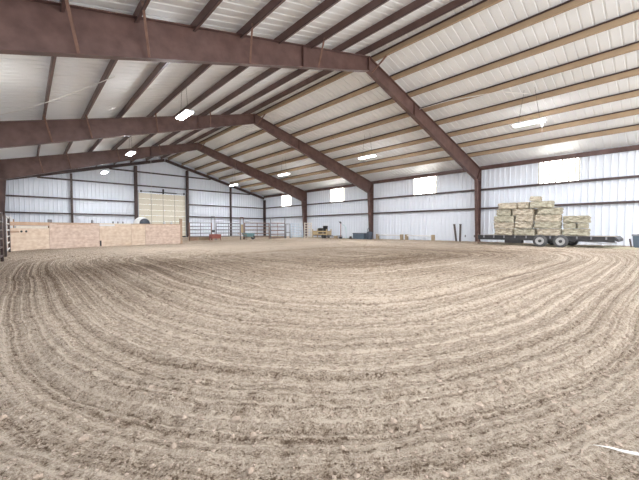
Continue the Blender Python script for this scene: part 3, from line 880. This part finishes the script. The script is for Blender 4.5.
for y in (4.36, 3.52):
    b = MB(); b.tube([(-1.24, ly(y), 0.25), (1.24, ly(y), 0.25)], 0.035, 8); obj('axle', b, M['dark'], tr)
    for s in (-1, 1):
        c = (s*1.30, ly(y), 0.285)
        b = MB(); b.lathe([(0.19, -0.09), (0.26, -0.095), (0.298, -0.075), (0.305, -0.03), (0.305, 0.03), (0.298, 0.075), (0.26, 0.095), (0.19, 0.09), (0.19, -0.09)], c, 'x', 28)
        w = obj('tyre', b, M['rubber'], tr)
        b = MB(); b.lathe([(0.0, -0.05), (0.05, -0.055), (0.09, -0.04), (0.125, -0.06), (0.175, -0.085), (0.19, -0.07), (0.19, 0.07), (0.185, 0.085), (0.1, 0.05), (0.0, 0.05)], c, 'x', 24)
        obj('rim', b, M['rim'], w, label='pale wheel rim')
        b = MB(); b.lathe([(0.0, -0.10), (0.05, -0.10), (0.075, -0.07), (0.075, 0.07), (0.05, 0.10), (0.0, 0.10)], c, 'x', 14); obj('hub', b, M['dark'], w)
# ------------------------------------------------------------------ hay bales
def bale_mesh(seed, L, W, H):
    r = np.random.default_rng(seed)
    bm = bmesh.new()
    bmesh.ops.create_cube(bm, size=1)
    bmesh.ops.subdivide_edges(bm, edges=bm.edges, cuts=11, use_grid_fill=True)
    co = np.array([v.co[:] for v in bm.verts])
    P = co*np.array([W, L, H])
    # squeeze at the twines, round the edges, push the straw out unevenly
    q = np.abs(co)*2
    edge = np.sort(q, axis=1)[:, 1]
    P *= (1 - 0.07*np.clip(edge-0.8, 0, 1)/0.2)[:, None]
    tw = np.exp(-((np.abs(co[:, 1])-0.2)/0.035)**2)
    P[:, 0] *= 1-0.05*tw; P[:, 2] *= 1-0.06*tw
    n = vnoise(P[:, 1]*9+seed*3, P[:, 2]*14+P[:, 0]*5, seed)+vnoise(P[:, 1]*23+seed, P[:, 2]*30+P[:, 0]*17, seed+1)-1
    P *= (1 + 0.09*n)[:, None]
    P += r.normal(0, 0.009, P.shape)
    P[:, 2] = np.clip(P[:, 2], -H/2, H/2)
    for v, p in zip(bm.verts, P): v.co = p
    me = bpy.data.meshes.new('hay_bale'); bm.to_mesh(me); bm.free()
    me.polygons.foreach_set('use_smooth', [False]*len(me.polygons))
    return me
BW, BH = 0.46, 0.345
proto = {}
def bale(y0, y1, z, H, var, label, x=19.55, tilt=0.0, rz=0.0):
    L = abs(y1-y0) - 0.015
    key = (round(L, 1), H, var)
    if key not in proto:
        me = bale_mesh(100+len(proto), round(L, 1) - 0.01, BW, H)
        me.materials.append(M['hay_green' if var % 2 else 'hay'])
        L_ = round(L, 1)
        b = MB()
        for s in (-1, 1):
            c = s*0.2*L_
            b.tube([(BW*0.47, c, H*0.46), (BW*0.47, c, -H*0.46), (-BW*0.47, c, -H*0.46), (-BW*0.47, c, H*0.46), (BW*0.47, c, H*0.46)], 0.006, 5)
        proto[key] = (me, b.mesh('twine'))
    o = obj('hay_bale', proto[key][0], None, None, (x, (y0+y1)/2, z + H/2))
    o.rotation_euler = (tilt, 0, rz)
    tag(o, label, 'hay bale', 'hay bales on the trailer')
    obj('twine', proto[key][1], M['twine'], o)
    return o
ZD = 0.552
words = ['first', 'second', 'third', 'fourth', 'fifth']
rowname = ['bottom layer of the tall hay stack', 'second layer up in the tall hay stack', 'middle layer of the tall hay stack', 'fourth layer up in the tall hay stack', 'top layer of the tall hay stack']
rows = [
    [(6.60, 5.68), (5.66, 4.62), (4.60, 3.56)],
    [(6.62, 5.62), (5.60, 4.75), (4.72, 3.56)],
    [(6.64, 5.62), (5.58, 4.72), (4.70, 3.58)],
    [(6.55, 5.80), (5.76, 4.76), (4.60, 3.55)],
    [(6.42, 5.52), (5.50, 4.95), (4.93, 3.92)],
]
for j, row in enumerate(rows):
    for k, (a, c) in enumerate(row):
        dx = random.uniform(-0.04, 0.05) + (0.04 if j > 2 else 0)
        bale(a, c, ZD + j*(BH+0.006), BH, (j*2 + k) % 3 if j != 3 else (1 if k != 1 else 0), '%s hay bale from the left in the %s' % (words[k], rowname[j]), 19.52+dx, 0, random.uniform(-0.03, 0.03))
bale(5.10, 4.20, ZD + 3*(BH+0.006), BH, 0, 'hay bale set back behind the dark gap in the tall stack', 20.13)
bale(5.00, 4.45, ZD + 5*(BH+0.006) + 0.025, 0.24, 0, 'lone short hay bale lying on the peak of the tall stack', 19.65, R(4), 0.1)
low = [[(3.50, 2.52)], [(3.50, 2.98), (2.96, 2.55)], [(3.52, 2.50)]]
lown = [['greenish hay bale at the bottom of the low right stack'], ['left short hay bale in the middle of the low right stack', 'right short hay bale in the middle of the low right stack'], ['greenish hay bale topmost on the low right stack']]
for j, row in enumerate(low):
    for k, (a, c) in enumerate(row):
        hz = [0.345, 0.26, 0.35][j]; z = ZD + [0, 0.352, 0.618][j]
        bale(a, c, z, hz, 1, lown[j][k], 19.55, 0, random.uniform(-0.03, 0.03))

# dark bin at the right picture edge
t = thing('storage_bin', 'dark navy bin with pale lid at the right picture edge', 'bin', (21.0, 0.72, 0))
b = MB(); b.hexa([(-0.36,-0.42,0.0),(0.36,-0.42,0.0),(0.36,0.36,0.0),(-0.36,0.36,0.0),(-0.4,-0.46,0.56),(0.4,-0.46,0.56),(0.4,0.40,0.56),(-0.4,0.40,0.56)]); obj('body', b, M['blue_dark'], t, bevel=0.02)
b = MB(); b.box((-0.43, -0.49, 0.561), (0.43, 0.43, 0.64)); obj('lid', b, M['pipe_grey'], t, bevel=0.02)
b = MB(); b.bar((20.6, 1.14, 0.0), (20.6, 1.21, 0.43), 0.06, 0.09, (1,0,0))
solo('stub_post', b, M['pipe_black'], 'short dark stub post on the dirt left of the navy bin', 'post')

# ------------------------------------------------------------------ loose matter
# clods on the tilled floor
def lumps(n, seed, xr, yr, rmin, rmax, bias):
    r = np.random.default_rng(seed)
    bm = bmesh.new(); bmesh.ops.create_icosphere(bm, subdivisions=1, radius=1)
    base = np.array([v.co[:] for v in bm.verts]); faces = np.array([[v.index for v in f.verts] for f in bm.faces]); bm.free()
    X = xr[0] + (xr[1]-xr[0])*r.random(n)**bias; Y = yr[0] + (yr[1]-yr[0])*r.random(n)**bias
    Rr = rmin + (rmax-rmin)*r.random(n)**5
    Z = floor_height(X, Y)
    V = base[None]*(1 + 0.30*(r.random((n, len(base), 1))-0.5)*2)
    V = V*Rr[:, None, None]*np.stack([0.8+0.5*r.random(n), 0.8+0.5*r.random(n), 0.55+0.3*r.random(n)], -1)[:, None, :]
    V = V + np.stack([X, Y, Z+Rr*0.2], -1)[:, None, :]
    F = faces[None] + (np.arange(n)*len(base))[:, None, None]
    return V.reshape(-1, 3), F.reshape(-1, 3)
parts = [lumps(26000, 1, (-0.7, 5.0), (0.0, 5.0), 0.002, 0.009, 1.35), lumps(14000, 2, (-0.6, 16), (0.0, 14.0), 0.005, 0.021, 1.3)]
vs, fs, off = [], [], 0
for v, f in parts:
    vs.append(v); fs.append(f+off); off += len(v)
vs = np.concatenate(vs); fs = np.concatenate(fs)
me = bpy.data.meshes.new('dirt_clods'); me.from_pydata(vs.tolist(), [], fs.tolist()); me.update()
o = obj('dirt_clods', me, M['clod']); tag(o, 'brown crumbly dirt clods strewn over the harrowed arena floor', 'dirt', None, 'stuff')
# loose hay under and beside the trailer
r = np.random.default_rng(5)
b = MB()
for k in range(900):
    if k < 500: x, y = r.uniform(18.9, 21.6), r.uniform(0.9, 7.5)
    else: x, y = r.normal(20.2, 0.5), r.normal(1.3, 0.4)
    if x > 20.3 and y < 1.5: y += 1.2
    a = r.uniform(0, math.pi); l = r.uniform(0.05, 0.16); z = floor_z(x, y) + r.uniform(0.004, 0.04)
    dx, dy = math.cos(a)*l, math.sin(a)*l
    b.bar((x-dx, y-dy, z), (x+dx, y+dy, z + r.uniform(-0.01, 0.02)), 0.008, 0.006)
o = obj('loose_hay', b, M['hay_loose']); tag(o, 'loose pale hay scattered on the dirt around the trailer', 'hay', None, 'stuff')
# pale chip by the camera, bottom right
b = MB()
pts = [(1.68, 0.185), (1.70, 0.14), (1.715, 0.10), (1.727, 0.06), (1.735, 0.02)]
b.tube([(x, y, floor_z(x, y)+0.008) for x, y in pts], [0.001, 0.003, 0.005, 0.006, 0.004], 6)
solo('pale_stick', b, M['white_streak'], 'pale bleached stick lying on the dirt at bottom right', 'stick')
